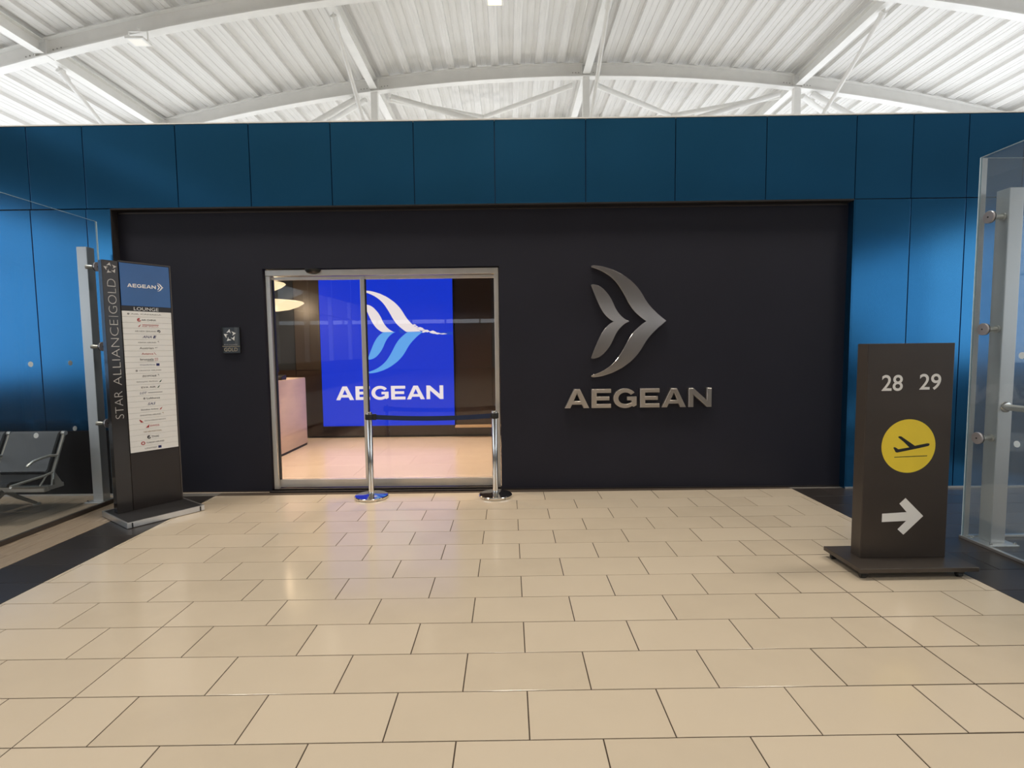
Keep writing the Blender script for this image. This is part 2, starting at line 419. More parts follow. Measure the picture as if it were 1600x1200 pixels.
MB().box(MID + .035, MID + .045, D0 + .036, D0 + .075, .115, 2.385).build('door_seal', M['black'], door)
MB().box(DL + .066, DL + .075, D0 + .036, D0 + .075, .115, 2.385).build('door_seal', M['black'], door)
sn = MB(); sn.lathe([(.085, .0), (.085, -.012), (.07, -.035), (.04, -.048), (.012, -.052)], (-2.16, D0 - .015, 2.492), 24)
tag(sn.build('motion_sensor', M['black'], smooth=40, loc=(0, 5.60, 0), rotz=WR), 'small black domed sensor on the silver door header', 'sensor')

# =================================================================== LOGO AND LETTERS
UP = [(290, 92), (286, 86), (290, 80), (305, 78), (330, 80), (365, 86), (400, 96), (436, 108), (470, 124), (507, 143), (540, 166), (572, 190), (600, 217), (622, 242), (641, 268), (656, 292), (671, 318), (685, 340), (702, 363), (722, 386), (743, 407), (768, 431), (795, 453), (825, 476)]
IN = [(682, 478), (660, 463), (640, 447), (619, 429), (600, 411), (582, 390), (566, 366), (550, 340), (535, 311), (518, 280), (500, 250), (481, 221), (460, 194), (436, 170), (410, 149), (381, 130), (350, 114), (320, 102)]
sUP = [(288, 226), (285, 218), (292, 212), (305, 212), (320, 215), (338, 221), (356, 231), (374, 245), (390, 262), (407, 282), (421, 302), (433, 323), (443, 343), (452, 364), (463, 387), (476, 408), (491, 428), (507, 444), (522, 457), (540, 468), (560, 477)]
sIN = [(448, 478), (430, 468), (412, 455), (393, 437), (376, 416), (362, 394), (349, 371), (334, 339), (319, 304), (303, 266)]
CY = 477.5
def norm(pts, s, x0, z0): return [((x - 290) * s + x0, (CY - y) * s + z0) for x, y in pts]
def mirror(pts): return [(x, 2 * CY - y) for x, y in pts]
def chevron(up, inn):                      # whole chevron outline
    return up + mirror(up)[::-1][1:] + mirror(inn)[::-1][:-1] + inn
def halfs(up, inn):                        # upper half only, cut on the axis
    return [(x, min(y, CY)) for x, y in up] + [(x, min(y, CY)) for x, y in inn]
def glyph(ch):
    if ch == 'A': return 175, [[(0, 0), (66, 138), (109, 138), (175, 0), (135, 0), (123, 26), (51, 26), (39, 0)], [(63, 53), (111, 53), (87.5, 105)]]
    if ch == 'E': return 140, [[(0, 0), (140, 0), (140, 29), (37, 29), (37, 55), (128, 55), (128, 83), (37, 83), (37, 109), (140, 109), (140, 138), (0, 138)]]
    if ch == 'N': return 166, [[(0, 0), (0, 138), (35, 138), (130, 52), (130, 138), (166, 138), (166, 0), (133, 0), (36, 88), (36, 0)]]
    if ch == 'G':
        o = [(84 + 84 * cos(radians(a)), 69 + 71 * sin(radians(a))) for a in range(36, 311, 10)]
        i = [(86 + 50 * cos(radians(a)), 69 + 42 * sin(radians(a))) for a in range(306, 35, -10)]
        return 167, [o + [(146, 6), (167, 18), (167, 80), (98, 80), (98, 54), (130, 54), (130, 38)] + i]
WORD = [('A', 0), ('E', 192), ('G', 348), ('E', 540), ('A', 695), ('N', 887)]      # total width 1053
def letters(emit, x0, z0, wdt, hgt):
    sx, sz = wdt / 1053, hgt / 138
    for ch, ox in WORD:
        _, lp = glyph(ch); emit(ch, [[(x0 + (ox + x) * sx, z0 + z * sz) for x, z in l] for l in lp])

sign = empty('wall_sign', WO, WR, label='raised polished metal winged emblem above six metal letters on the dark wall', cat='sign')
def bevelled(loops, name, y0=.035, y1=.088, m_='logo_steel', bw=.010):
    b = MB(); b.poly(loops, y0, y1); o = b.build(name, M[m_], sign)
    bm = bmesh.new(); bm.from_mesh(o.data)
    es = [e for e in bm.edges if len(e.link_faces) == 2 and all(abs(v.co.y - y0) < 1e-5 for v in e.verts)
          and abs(e.link_faces[0].normal.dot(e.link_faces[1].normal)) < .5]
    bmesh.ops.bevel(bm, geom=es, offset=bw, segments=3, affect='EDGES', clamp_overlap=True)
    bm.to_mesh(o.data); bm.free(); return o
LS = .001530; LX, LZ = .915, 1.876
bevelled([norm(chevron(UP, IN), LS, LX, LZ)], 'outer_wing')
bevelled([norm(chevron(sUP, sIN), LS, LX, LZ)], 'inner_wing')
letters(lambda ch, l: bevelled(l, 'letter', m_='letter_steel', bw=.006), .618, .922, 1.625, .212)

# =================================================================== GOLD PLAQUE
def star(mb, cx, cz, R, y, mi=0, tr=None, squash=1.):
    for k in range(5):
        a = radians(8 - 72 * k)
        for j, P in enumerate(([(.09, 1.0), (-.49, .50), (-.02, .56)], [(.09, 1.0), (-.02, .56), (.165, .286)])):
            q = [(cx + R * squash * (x * cos(a) - z * sin(a)), cz + R * (x * sin(a) + z * cos(a))) for x, z in P]
            mb.add([(p[0], y, p[1]) for p in q], [(0, 1, 2)], mi if j == 0 else mi, tr)
pq = empty('wall_plaque', WO, WR, label='small black plaque with silver star and gold lettering left of the door', cat='sign')
px0, px1, pz0, pz1 = -3.185, -2.985, 1.575, 1.862
MB().bbox(px0, px1, .068, .088, pz0, pz1, .002).build('plate', M['blackgloss'], pq)
MB().box(px1 - .055, px1 - .018, .0665, .068, pz0 + .085, pz1 - .001).build('side_strip', M['plaque_grey'], pq)
b = MB(); star(b, (px0 + px1) / 2 - .006, pz1 - .092, .072, .0655); b.build('star_emblem', M['white_text'], pq)
b = MB(); add_text(b, 'STAR ALLIANCE', px0 + .022, px1 - .03, pz0 + .092, pz0 + .100, .066)
b.build('small_lettering', M['silver_text'], pq)
MB().box(px0 + .002, px1 - .002, .066, .068, pz0 + .074, pz0 + .078).build('gold_line', M['gold_text'], pq)
b = MB(); add_text(b, 'GOLD', px0 + .022, px1 - .030, pz0 + .022, pz0 + .060, .066, thin=-.008); b.build('lettering', M['gold_text'], pq)

# =================================================================== LOUNGE INTERIOR
lf = structure('floor_lounge', 'pale cream tiled lounge floor behind the glass door')
MB().box(-6.2, 1.6, 5.70, 9.40, -.06, -.003).build('screed', M['cream_grout'], lf)
for r in range(6):
    for k in range(-1, 7):
        x0 = -6.2 + k * 1.2 + (r % 2) * .6; x1 = x0 + 1.2
        x0, x1 = max(x0, -6.2), min(x1, 1.6); y0 = 5.80 + r * .6
        if x1 - x0 > .1: tile('tile', x0, x1, y0, min(y0 + .6, 9.4), M['cream_floor'], parent=lf, g=.001)
LB = 9.27
lw = structure('wall_lounge', 'dark brown glossy back wall of the lounge with panel joints')
MB().box(-6.2, 1.6, LB + .02, LB + .12, 0, 3.3).build('backing', M['navy_dark'], lw)
cols = [(-6.2, -5.0, 'lounge_grey'), (-5.0, -4.25, 'lounge_grey'), (-4.25, -3.86, 'lounge_grey'), (-3.86, -3.40, 'lounge_panel'), (-3.40, -2.2, 'lounge_brown'),
        (-2.2, -.98, 'lounge_brown'), (-.98, -.30, 'lounge_brown'), (-.30, .50, 'lounge_grey'), (.50, 1.6, 'lounge_brown')]
for a, b_, mt in cols:
    for z0, z1 in ((.03, 1.25), (1.25, 3.28)):
        m_ = mt if z1 > 2 or mt == 'lounge_brown' else 'lounge_brown'
        MB().bbox(a + .004, b_ - .004, LB, LB + .02, z0, z1 - .004, .002).build('panel', M[m_], lw)
for nm, a, b_ in (('wall_lounge_left', -6.3, -6.2), ('wall_lounge_right', 1.6, 1.7)):
    tag(MB().box(a, b_, 5.69, 9.39, 0, 3.3).build(nm, M['lounge_brown']), 'dark side wall of the lounge', kind='structure')
lc = structure('ceiling_lounge', 'dark ceiling of the lounge with round downlights')
MB().box(-6.3, 1.7, 5.70, 9.39, 3.3, 3.38).build('board', M['lounge_white'], lc)
roofbox = tag(MB().box(-9.6, 9.4, 5.71, 26.0, ZT - .14, ZT - .06).build('ceiling_box_roof', M['box_roof']), 'white flat roof over the blue walled lounge box', kind='structure')
for i, (x, y) in enumerate([(-4.6, 6.6), (-3.0, 6.6), (-1.4, 6.6), (.2, 6.6), (-4.6, 8.2), (-3.0, 8.2), (-1.4, 8.2), (.2, 8.2)]):
    MB().lathe([(.075, 0), (.075, -.012), (.06, -.016)], (x, y, 3.30), 20).build('downlight', M['lamp_down'], lc)
    l = bpy.data.lights.new('downlight_beam', 'SPOT'); l.energy = 165; l.color = (1., .74, .50); l.spot_size = radians(105); l.spot_blend = .8
    l.shadow_soft_size = .07
    o = bpy.data.objects.new('downlight_beam', l); COL.objects.link(o); o.location = (x, y, 3.26); o.parent = lc
# screen on the back wall
sc = empty('display_screen', (0, LB, 0), label='large bright blue vertical screen with white winged emblem behind the glass door', cat='screen')
MB().bbox(-3.365, -.985, -.10, 0, .222, 2.935, .004).build('housing', M['black'], sc)
MB().box(-3.36, -.99, -.104, -.100, .227, 2.93).build('display', M['screen_blue'], sc)
SS = .00184; SXx, SZz = -2.545, 1.912
b = MB()
b.poly([norm(halfs(UP, IN), SS, SXx, SZz)], -.108, -.104); b.poly([norm(halfs(sUP, sIN), SS, SXx, SZz)], -.108, -.104)
b.build('emblem_upper', M['screen_white'], sc, label='white upper wings of the emblem')
b = MB()
b.poly([norm(mirror(halfs(UP, IN)), SS, SXx + .03, SZz)], -.1085, -.104); b.poly([norm(mirror(halfs(sUP, sIN)), SS, SXx + .03, SZz)], -.1085, -.104)
b.build('emblem_lower', M['screen_sky'], sc, label='light blue lower wings of the emblem')
b = MB(); letters(lambda ch, l: b.poly(l, -.1082, -.104), -3.115, .70, 1.93, .247); b.build('lettering', M['screen_white'], sc)
b = MB()
def sp(x, y): return ((x / 6.667 + 540 - 795) / 797. * 9.17 + .054, (544.6 - (y / 6.667 + 420) + 0.) / 797. * 9.17 + 1.59)
for x, y, ln, h in [(x_, y_, l_ * .8, h_ * 1.5) for x_, y_, l_, h_ in [(668, 575, 65, 12), (690, 592, 60, 12), (705, 606, 105, 14), (730, 620, 95, 16), (770, 636, 90, 16), (800, 640, 70, 14), (800, 634, 60, 14), (840, 645, 100, 16), (850, 655, 110, 14), (895, 664, 95, 12), (940, 668, 120, 8), (760, 648, 60, 8)]]:
    q = [sp(x, y), sp(x + ln * .5, y + h * .6), sp(x + ln, y + h * .1), sp(x + ln * .6, y - h * .5)]
    b.poly([q], -.1083, -.104)
b.build('splash', M['screen_white'], sc, label='white water splash off the emblem tip')
b = MB(); b.poly([[sp(533, 595), sp(540, 660), sp(612, 656), sp(560, 620)]], -.1079, -.104)
b.poly([[sp(640, 655), sp(1095, 680), sp(1090, 648), sp(960, 655), sp(800, 668)]], -.1062, -.104)
b.build('water_tint', M['screen_mid'], sc, label='darker blue water patch')
# low shelf to the right of the screen
tag(MB().bbox(-.98, .9, LB - .17, LB - .002, .185, .215, .003).build('wall_shelf', M['oak']), 'pale timber ledge low on the wall right of the blue screen', 'shelf')
# reception desk
dk = empty('reception_desk', (-3.44, 0, 0), label='pale rounded block reception desk inside the lounge', cat='desk')
def rbox(mb, x0, x1, y0, y1, z0, z1, r=.05, n=5, mi=0):
    pts = []
    for cx, cy, a0 in ((x1 - r, y1 - r, 0), (x0 + r, y1 - r, 90), (x0 + r, y0 + r, 180), (x1 - r, y0 + r, 270)):
        for k in range(n + 1): t = radians(a0 + 90 * k / n); pts.append((cx + r * cos(t), cy + r * sin(t)))
    k = len(pts); ins = [((x0 + x1) / 2 + (x - (x0 + x1) / 2) * .985, (y0 + y1) / 2 + (y - (y0 + y1) / 2) * .99) for x, y in pts]
    vs = [(x, y, z0) for x, y in pts] + [(x, y, z1 - .012) for x, y in pts] + [(x, y, z1) for x, y in ins]
    fs = [tuple(range(k))[::-1], tuple(2 * k + i for i in range(k))]
    for l in (0, 1):
        fs += [(l * k + i, l * k + (i + 1) % k, (l + 1) * k + (i + 1) % k, (l + 1) * k + i) for i in range(k)]
    mb.add(vs, fs, mi)
b = MB(); rbox(b, -.85, 0, 6.7, 8.66, .04, 1.145); b.build('body', M['desk'], dk, smooth=40)
MB().box(-.82, -.012, 6.74, 8.63, 0.0, .04).build('plinth', M['black'], dk)
mo = empty('computer_monitor', (-3.86, 8.28, 1.145), label='dark computer monitor standing on the reception desk', cat='monitor')
MB().bbox(-.02, .02, -.26, .26, .10, .40, .005, tr=lambda v: Vector((v.x - .10 * (v.z - .2), v.y, v.z))).build('display', M['black'], mo)
MB().bbox(-.025, .025, -.03, .03, .01, .16, .004).build('stand', M['black'], mo)
MB().bbox(-.09, .10, -.12, .12, 0, .012, .004).build('foot', M['black'], mo)
ph = empty('desk_phone', (-3.60, 7.95, 1.145), label='low dark telephone near the edge of the reception desk', cat='phone')
MB().bbox(-.10, .10, -.09, .09, 0, .05, .012, tr=lambda v: Vector((v.x, v.y, v.z * (1.3 + v.y * 3)))).build('base', M['black'], ph)
MB().bbox(-.09, -.04, -.10, .10, .07, .105, .012).build('handset', M['pad'], ph)
# pendant lamps
for x, y, z, r, d in ((-3.62, 7.75, 2.325, .52, 'large warm glowing dish pendant lamp above the reception desk'), (-4.02, 8.3, 2.68, .42, 'smaller upper warm glowing dish pendant lamp behind the large one')):
    p = empty('pendant_lamp', (x, y, z), label=d, cat='lamp')
    prof = [(.02, -.13), (r * .35, -.125), (r * .62, -.10), (r * .85, -.055), (r * .97, -.015), (r, 0), (r * .97, .012), (r * .5, .03), (.03, .04)]
    b = MB(); b.lathe(prof, (0, 0, 0), 40); b.build('shade', M['lamp_warm'], p, smooth=60)
    MB().tube([(0, 0, .03), (0, 0, 3.30 - z)], .006, 8).build('cord', M['black'], p)
    l = bpy.data.lights.new('pendant_glow', 'POINT'); l.energy = 22; l.color = (1., .72, .45); l.shadow_soft_size = .15
    o = bpy.data.objects.new('pendant_glow', l); COL.objects.link(o); o.location = (0, 0, -.28); o.parent = p

# =================================================================== BARRIER POSTS
def stanchion(x, y, label, rot=0):
    s = empty('barrier_post', (x, y, 0), rot, label=label, cat='barrier', group=None)
    MB().lathe([(.165, 0), (.178, .004), (.180, .022), (.172, .030), (.060, .036), (.035, .042)], n=48).build('base', M['chrome'], s, smooth=35)
    MB().lathe([(.030, .038), (.030, .925), (.026, .932), (.010, .934)], n=24).build('pole', M['chrome'], s, smooth=40)
    MB().lathe([(.040, .85), (.043, .856), (.043, .902), (.040, .908)], n=20).build('belt_head', M['black'], s, smooth=40)
    return s
s1 = stanchion(-1.500, 5.43, 'polished steel barrier post in front of the middle of the glass door')
s2 = stanchion(-.160, 5.42, 'polished steel barrier post at the right end of the glass door')
b = MB(); n = 20
for i in range(n + 1):
    t = i / n; x = .043 + t * (1.34 - .086); sag = -.022 * 4 * t * (1 - t)
    b.v += [(x, -.0008, .903 + sag), (x, -.0008, .853 + sag), (x, .0008, .903 + sag), (x, .0008, .853 + sag)]
for i in range(n):
    k = i * 4
    for a, c in ((0, 1), (1, 3), (3, 2), (2, 0)): b.f.append((k + a, k + c, k + 4 + c, k + 4 + a)); b.mi.append(0)
o = b.build('belt', M['belt'], s1, rotz=atan2(-.015, 1.34), label='dark navy retractable belt')
MB().bbox(.04, .075, -.012, .012, .845, .91, .003).build('belt_clip', M['black'], s1)

# =================================================================== GATE SIGN (28 29)
gs = empty('gate_sign', (2.765, 3.54, 0), label='free standing brown sign reading 28 29 with yellow plane disc and arrow', cat='sign')
gx0, gx1, gf, gb = -.283, .318, -.030, .075
b = MB(); b.bbox(gx0, gx1, gf, gb, .078, 1.597, .003); b.build('body', M['brown_sign'], gs)
MB().bbox(gx0 - .004, gx0 + .001, gf + .004, gb - .004, .078, 1.595, .001).build('side_panel', M['brown_side'], gs)
MB().bbox(-.405, .405, -.205, .200, .048, .078, .003).build('base_plate', M['brown_side'], gs)
for x in (-.36, .30):
    for y in (-.165, .15):
        c = MB(); c.tube([(x - .016, y, .0165), (x + .016, y, .0165)], .0165, 14); c.box(x - .022, x + .022, y - .022, y + .022, .034, .049)
        c.box(x - .021, x - .018, y - .012, y + .012, .012, .04).box(x + .018, x + .021, y - .012, y + .012, .012, .04)
        c.build('caster', M['black'], gs, smooth=40)
GS = .001535
def gp(x, y): return ((x - 345) * GS + 2.622 - 2.765, (1.0 - 0) * (516 - y) * GS + .880)
yf = gf - .0015
b = MB(); b.lathe([(.189, 0), (.189, .0015)], (.023, yf, .880), 64, axis='y'); b.build('pictogram_disc', M['yellow'], gs)
b = MB()
b.poly([[gp(*p) for p in [(384, 523), (388, 520), (395, 522), (407, 530), (457, 522), (430, 496), (403, 474), (409, 470), (418, 471), (482, 515), (538, 504), (547, 505), (549, 510), (545, 516), (500, 526), (402, 545), (395, 543)]]], yf - .001, yf)
b.poly([[gp(390, 565), (gp(390, 567)[0], gp(390, 568)[1]), gp(540, 563), gp(540, 560)]], yf - .001, yf)
b.build('plane_pictogram', M['ink_black'], gs)
b = MB()
b.poly([[gp(*p) for p in [(345, 829), (458, 823), (423, 783), (450, 757), (535, 842), (447, 929), (419, 903), (457, 864), (345, 868)]]], yf, yf + .0014)
b.build('arrow', M['white_text'], gs)
b = MB(); add_text(b, '28', 2.583 - 2.765, 2.730 - 2.765, 1.268, 1.380, yf, res=6, thin=.012); b.build('number', M['white_text'], gs)
b = MB(); add_text(b, '29', 2.846 - 2.765, 2.996 - 2.765, 1.273, 1.385, yf, res=6, thin=.012); b.build('number', M['white_text'], gs)

# =================================================================== LOUNGE TOTEM (left)
TA = radians(54.4)
tt = empty('totem_sign', (-3.764, 4.812, 0), TA, label='tall dark totem sign with vertical silver lettering and a white list of airlines', cat='sign')
MB().bbox(.132, .572, .0, .085, .052, 2.462, .003).build('body', M['totem'], tt)
MB().bbox(0, .1285, -.006, .085, .052, 2.458, .003).build('side_strip', M['totem_strip'], tt)
MB().bbox(.560, .5705, -.006, .0, .052, 2.466, .001).build('edge_trim', M['brown_side'], tt)
MB().box(.131, .5705, -.006, .0, 2.458, 2.466).build('top_trim', M['brown_side'], tt)
MB().bbox(.135, .553, -.010, -.0005, 2.043, 2.448, .001).build('picture_panel', M['blue_print'], tt)
b = MB(); add_text(b, 'LOUNGE', .235, .445, 2.003, 2.034, -.0025); b.build('title_lettering', M['white_text'], tt)
b = MB(); letters(lambda ch, l: b.poly(l, -.0115, -.0105), .190, 2.222, .240, .034)
b.poly([norm(chevron(UP, IN), .000100, .442, 2.240)], -.0115, -.0105); b.poly([norm(chevron(sUP, sIN), .000100, .442, 2.240)], -.0115, -.0105)
b.build('panel_lettering', M['white_text'], tt)
b = MB()
sw = lambda v: v
add_text(b, 'STAR', .965, 1.228, -.099, -.034, -.0075, vertical=True, thin=-.022, res=4)
b.build('vertical_lettering', M['silver_text'], tt); b = MB()
add_text(b, 'ALLIANCE', 1.285, 1.905, -.099, -.034, -.0075, vertical=True, thin=-.022, res=4)
b.build('vertical_lettering', M['silver_text'], tt)
MB().box(.030, .104, -.0078, -.0072, 1.934, 1.938).build('divider_line', M['silver_text'], tt); b = MB()
add_text(b, 'GOLD', 1.962, 2.285, -.099, -.034, -.0075, vertical=True, thin=-.022, res=4)
b.build('vertical_lettering', M['silver_text'], tt)
b = MB(); star(b, .066, 2.384, .054, -.0078, squash=1.0); b.build('star_emblem', M['silver_text'], tt)
# white name plates, one slat per airline
AL = [('AIR CANADA', 'ink_grey', .20, .46, 'dot', 0, .010), ('AIR CHINA', 'ink_black', .285, .41, 'swirl', 'ink_red', .016), ('AIR INDIA', 'ink_red', .285, .43, 'fin', 'ink_red', .018),
      ('AIR NEW ZEALAND', 'ink_grey', .225, .405, 'swirlr', 'ink_black', .012), ('ANA', 'ink_navy', .285, .365, 'barr', 'ink_navy', .024), ('ASIANA AIRLINES', 'ink_grey', .245, .40, 'tickr', 'ink_grey', .011),
      ('Austrian', 'ink_grey', .255, .375, 'dashr', 'ink_grey', .020), ('Avianca', 'ink_red', .27, .37, 'curver', 'ink_red', .019), ('brussels', 'ink_black', .255, .37, 'dotsr', 'ink_red', .020),
      ('CopaAirlines', 'ink_navy', .25, .38, 'sqr', 'ink_navy', .013), ('CROATIA AIRLINES', 'ink_grey', .24, .43, 'dot', 'ink_grey', .011), ('EGYPTAIR', 'ink_black', .265, .385, 'tickr', 'ink_black', .018),
      ('Ethiopian Airlines', 'ink_grey', .215, .395, 'finr', 'ink_green', .014), ('EVA AIR', 'ink_black', .25, .375, 'finr', 'ink_green', .016), ('LOT', 'ink_navy', .235, .295, 'liner', 'ink_grey', .022),
      ('Lufthansa', 'ink_black', .29, .405, 'dot', 'ink_grey', .018), ('SAS', 'ink_navy', .295, .365, '', 0, .024), ('Shenzhen Airlines', 'ink_black', .235, .385, 'finr', 'ink_red', .014),
      ('SINGAPORE AIRLINES', 'ink_grey', .225, .405, 'tickr', 'ink_gold', .012), ('SOUTH AFRICAN AIRWAYS', 'ink_grey', .26, .445, 'tail', 'ink_red', .011), ('SWISS', 'ink_red', .305, .385, 'tail2', 'ink_red', .018),
      ('TAP AIR PORTUGAL', 'ink_gold', .245, .405, '', 0, .015), ('THAI', 'ink_black', .31, .375, 'swirl', 'ink_black', .020), ('TURKISH AIRLINES', 'ink_black', .265, .42, 'ring', 'ink_red', .013), ('UNITED', 'ink_grey', .25, .355, 'sqr', 'ink_navy', .013)]
Z1, Z0 = 1.994, .617; ph_ = (Z1 - Z0) / 25
for i, (nm, ink, a, b_, mk, ink2, hh) in enumerate(AL):
    z1 = Z1 - i * ph_; z0 = z1 - ph_; zc = (z0 + z1) / 2
    pl = MB().bbox(.135, .553, -.008, -.0005, z0 + .0007, z1 - .0007, .0015).build('name_plate', M['white_plate'], tt)
    t = MB(); a += .005; b_ += .005
    add_text(t, nm, a, b_, zc - hh / 2, zc + hh / 2, -.009, res=2, thin=.012, shear=.3 if nm in ('ANA', 'SAS', 'LOT', 'EGYPTAIR') else 0)
    if nm == 'AIR INDIA':
        t = MB(); add_text(t, 'AIR INDIA', a, b_, zc - .014, zc - .003, -.009, res=2); t.box(a + .005, b_, -.0095, -.009, zc + .004, zc + .010)
    if nm == 'brussels': t.box(.32, b_, -.0092, -.009, zc - .018, zc - .015, 0)
    e = .012; xl, xr = a - .032, b_ + .010; mi = 1
    def P2(pts, s=1.): t.poly([[(x, zc + z) for x, z in pts]], -.0095, -.009, mi)
    def ring(cx, r1, r0, a0=0, a1=360, n=14):
        for k in range(n):
            u, v = radians(a0 + (a1 - a0) * k / n), radians(a0 + (a1 - a0) * (k + 1) / n)
            P2([(cx + r1 * cos(u), r1 * sin(u)), (cx + r1 * cos(v), r1 * sin(v)), (cx + r0 * cos(v), r0 * sin(v)), (cx + r0 * cos(u), r0 * sin(u))])
    if mk == 'dot': ring(xl + .012, .009, .003)
    elif mk == 'swirl': ring(xl + .013, .017, .008, 60, 340); ring(xl + .013, .007, .001, 0, 200)
    elif mk == 'swirlr': ring(xr + .013, .015, .009, -90, 200); ring(xr + .013, .007, .002, 0, 260)
    elif mk == 'fin': P2([(xl, -.014), (xl + .012, -.012), (xl + .027, .012), (xl + .012, .002)])
    elif mk == 'finr': P2([(xr, -.012), (xr + .014, -.010), (xr + .028, .016), (xr + .012, .004)])
    elif mk == 'barr': P2([(xr, -.014), (xr + .012, -.014), (xr + .022, .014), (xr + .010, .014)]); P2([(xr + .015, -.014), (xr + .020, -.014), (xr + .030, .014), (xr + .025, .014)])
    elif mk == 'tickr': P2([(xr, .010), (xr + .012, .016), (xr + .014, -.004), (xr + .010, .008)])
    elif mk == 'dashr': P2([(xr, .0), (xr + .006, .006), (xr + .032, .009), (xr + .012, .002)])
    elif mk == 'curver': P2([(xr - .004, .014), (xr, .012), (xr + .008, -.004), (xr + .022, -.014), (xr + .004, -.006)])
    elif mk == 'dotsr':
        for u in range(4):
            for v in range(4): t.box(xr + u * .008, xr + u * .008 + .004, -.0095, -.009, zc - .015 + v * .008, zc - .011 + v * .008, mi)
    elif mk == 'sqr': t.box(xr, xr + .028, -.0095, -.009, zc - .012, zc + .013, mi)
    elif mk == 'liner': t.box(xr, xr + .125, -.0095, -.009, zc - .002, zc + .003, mi)
    elif mk == 'tail': P2([(xl - .012, .016), (xl - .002, .014), (xl + .024, -.014), (xl, -.014)])
    elif mk == 'tail2': P2([(xl - .006, -.015), (xl + .008, .0), (xl + .026, .016), (xl + .022, -.015)])
    elif mk == 'tap': P2([(xl - .010, .010), (xl + .002, .012), (xl - .002, -.012), (xl - .008, -.010)]); P2([(xl + .006, .012), (xl + .026, .012), (xl + .018, -.002), (xl + .004, -.012)])
    elif mk == 'ring': ring(xl + .004, .018, .010)
    t.build('plate_lettering', [M[ink], M[ink2] if ink2 else M[ink]], pl)
# base
bx0, bx1, by0, by1 = -.055, .600, -.41, .235
MB().bbox(bx0 + .014, bx1 - .014, by0 + .014, by1 - .014, .012, .052, .002).build('base_plate', M['totem_base'], tt)
for q in ((bx0, bx1, by0, by0 + .014), (bx0, bx1, by1 - .014, by1), (bx0, bx0 + .014, by0 + .0142, by1 - .0142), (bx1 - .014, bx1, by0 + .0142, by1 - .0142)):
    MB().bbox(*q, .004, .056, .002).build('edge_profile', M['alu'], tt)
for x in (bx0 + .035, bx1 - .045):
    MB().box(x, x + .012, by0 - .002, by0, .006, .050).build('clip', M['black'], tt)
for x in (bx0 + .05, bx1 - .05):
    for y in (by0 + .05, by1 - .05): MB().lathe([(.02, 0), (.02, .013)], (x, y, 0), 14).build('foot', M['black'], tt)

# =================================================================== GLASS SCREENS
def dots(parent, x, ys, zs, r=.024):
    for y in ys:
        for z in zs:
            b = MB()
            b.lathe([(r, 0), (r, .0012)], (x, y, z), 24, axis='x')
            b.build('dot', M['dot'], parent)
def standoff(parent, xg, xp, y, z):
    s = 1 if xp > xg else -1
    b = MB(); b.lathe([(.010, 0), (.045, .001), (.047, .004), (.047, .013)], (0, 0, 0), 28, axis='x')
    d = b.build('standoff', M['disc'], parent, smooth=35); d.location = (xg - s * (.006 + .015 if s > 0 else .006), y, z)
    if s < 0: d.location = (xg + .006, y, z); d.scale = (1, 1, 1)
    b = MB(); b.lathe([(.0462, 0), (.0462, .010)], (0, 0, 0), 28, axis='x'); r_ = b.build('ring', M['black'], d); r_.location = ((.013, 0, 0) if s > 0 else (-.006 - .010 + .010, 0, 0))
    b = MB(); ln = abs(xp - xg) - .004; b.lathe([(.021, 0), (.021, ln * .45), (.017, ln * .5), (.017, ln * .9), (.030, ln * .92), (.030, ln)], (0, 0, 0), 16, axis='x'); q = b.build('stem', M['cast'], d, smooth=40)
    q.location = (.021, 0, 0) if s > 0 else (-.006 - ln - .002, 0, 0)
    b = MB(); b.lathe([(.006, -.001), (.006, .003)], (0, 0, 0), 10, axis='x'); q = b.build('screw', M['black'], d); q.location = ((-.001, 0, 0) if s > 0 else (.011, 0, 0))
    return d
# --- right
XG, YG, ZG = 3.705, 4.07, 3.035
gr = empty('glass_screen', (0, 0, 0), label='tall clear glass screen on steel post right of the brown gate sign', cat='glass screen')
MB().box(XG - .006, XG + .006, .6, YG - .008, .022, ZG).build('pane', M['glass_reflect_veil'], gr)
MB().box(XG - .0062, XG + .0062, YG - .008, YG - .001, .022, ZG + .001).build('pane_edge', M['glass_edge'], gr)
MB().box(XG - .0063, XG + .0063, .6, YG - .0083, ZG, ZG + .002).build('pane_edge', M['glass_edge'], gr)
MB().box(XG + .012, 5.7, YG, YG + .012, .022, ZG).build('pane', M['glass_reflect_veil'], gr)
MB().bbox(XG + .0065, XG + .052, YG - .004, YG - .0005, .022, ZG - .004, .001).build('corner_profile', M['post'], gr)
MB().box(XG + .012, 5.7, YG - .0002, YG + .0122, ZG, ZG + .002).build('pane_edge', M['glass_edge'], gr)
MB().bbox(XG - .016, XG + .016, .6, YG + .01, .0, .022, .003).build('channel', M['alu'], gr)
MB().bbox(XG + .023, 5.7, YG - .012, YG + .024, .0, .022, .003).build('channel', M['alu'], gr)
MB().bbox(XG + .10, XG + .21, 3.92, 4.03, .012, 2.765, .004).build('post', M['post'], gr)
MB().bbox(XG + .04, XG + .27, 3.86, 4.055, .0, .012, .003).build('foot_plate', M['post'], gr)
for x, y in ((.06, 3.88), (.25, 3.88), (.25, 4.035), (.06, 4.035)):
    MB().lathe([(.011, 0), (.011, .010), (.006, .018)], (XG + x, y, .012), 6).build('bolt', M['chrome'], gr)
for z in (2.555, 1.70, .845): standoff(gr, XG, XG + .10, 3.962, z)
dots(gr, XG - .0075, [3.655, 3.25, 2.85], [1.50, .855])
hr = MB(); hx = XG + .155; hr.tube([(hx, 3.92, 1.095), (hx, 1.2, 1.095)], .024, 18); hr.build('handrail', M['alu_warm'], gr, smooth=50)
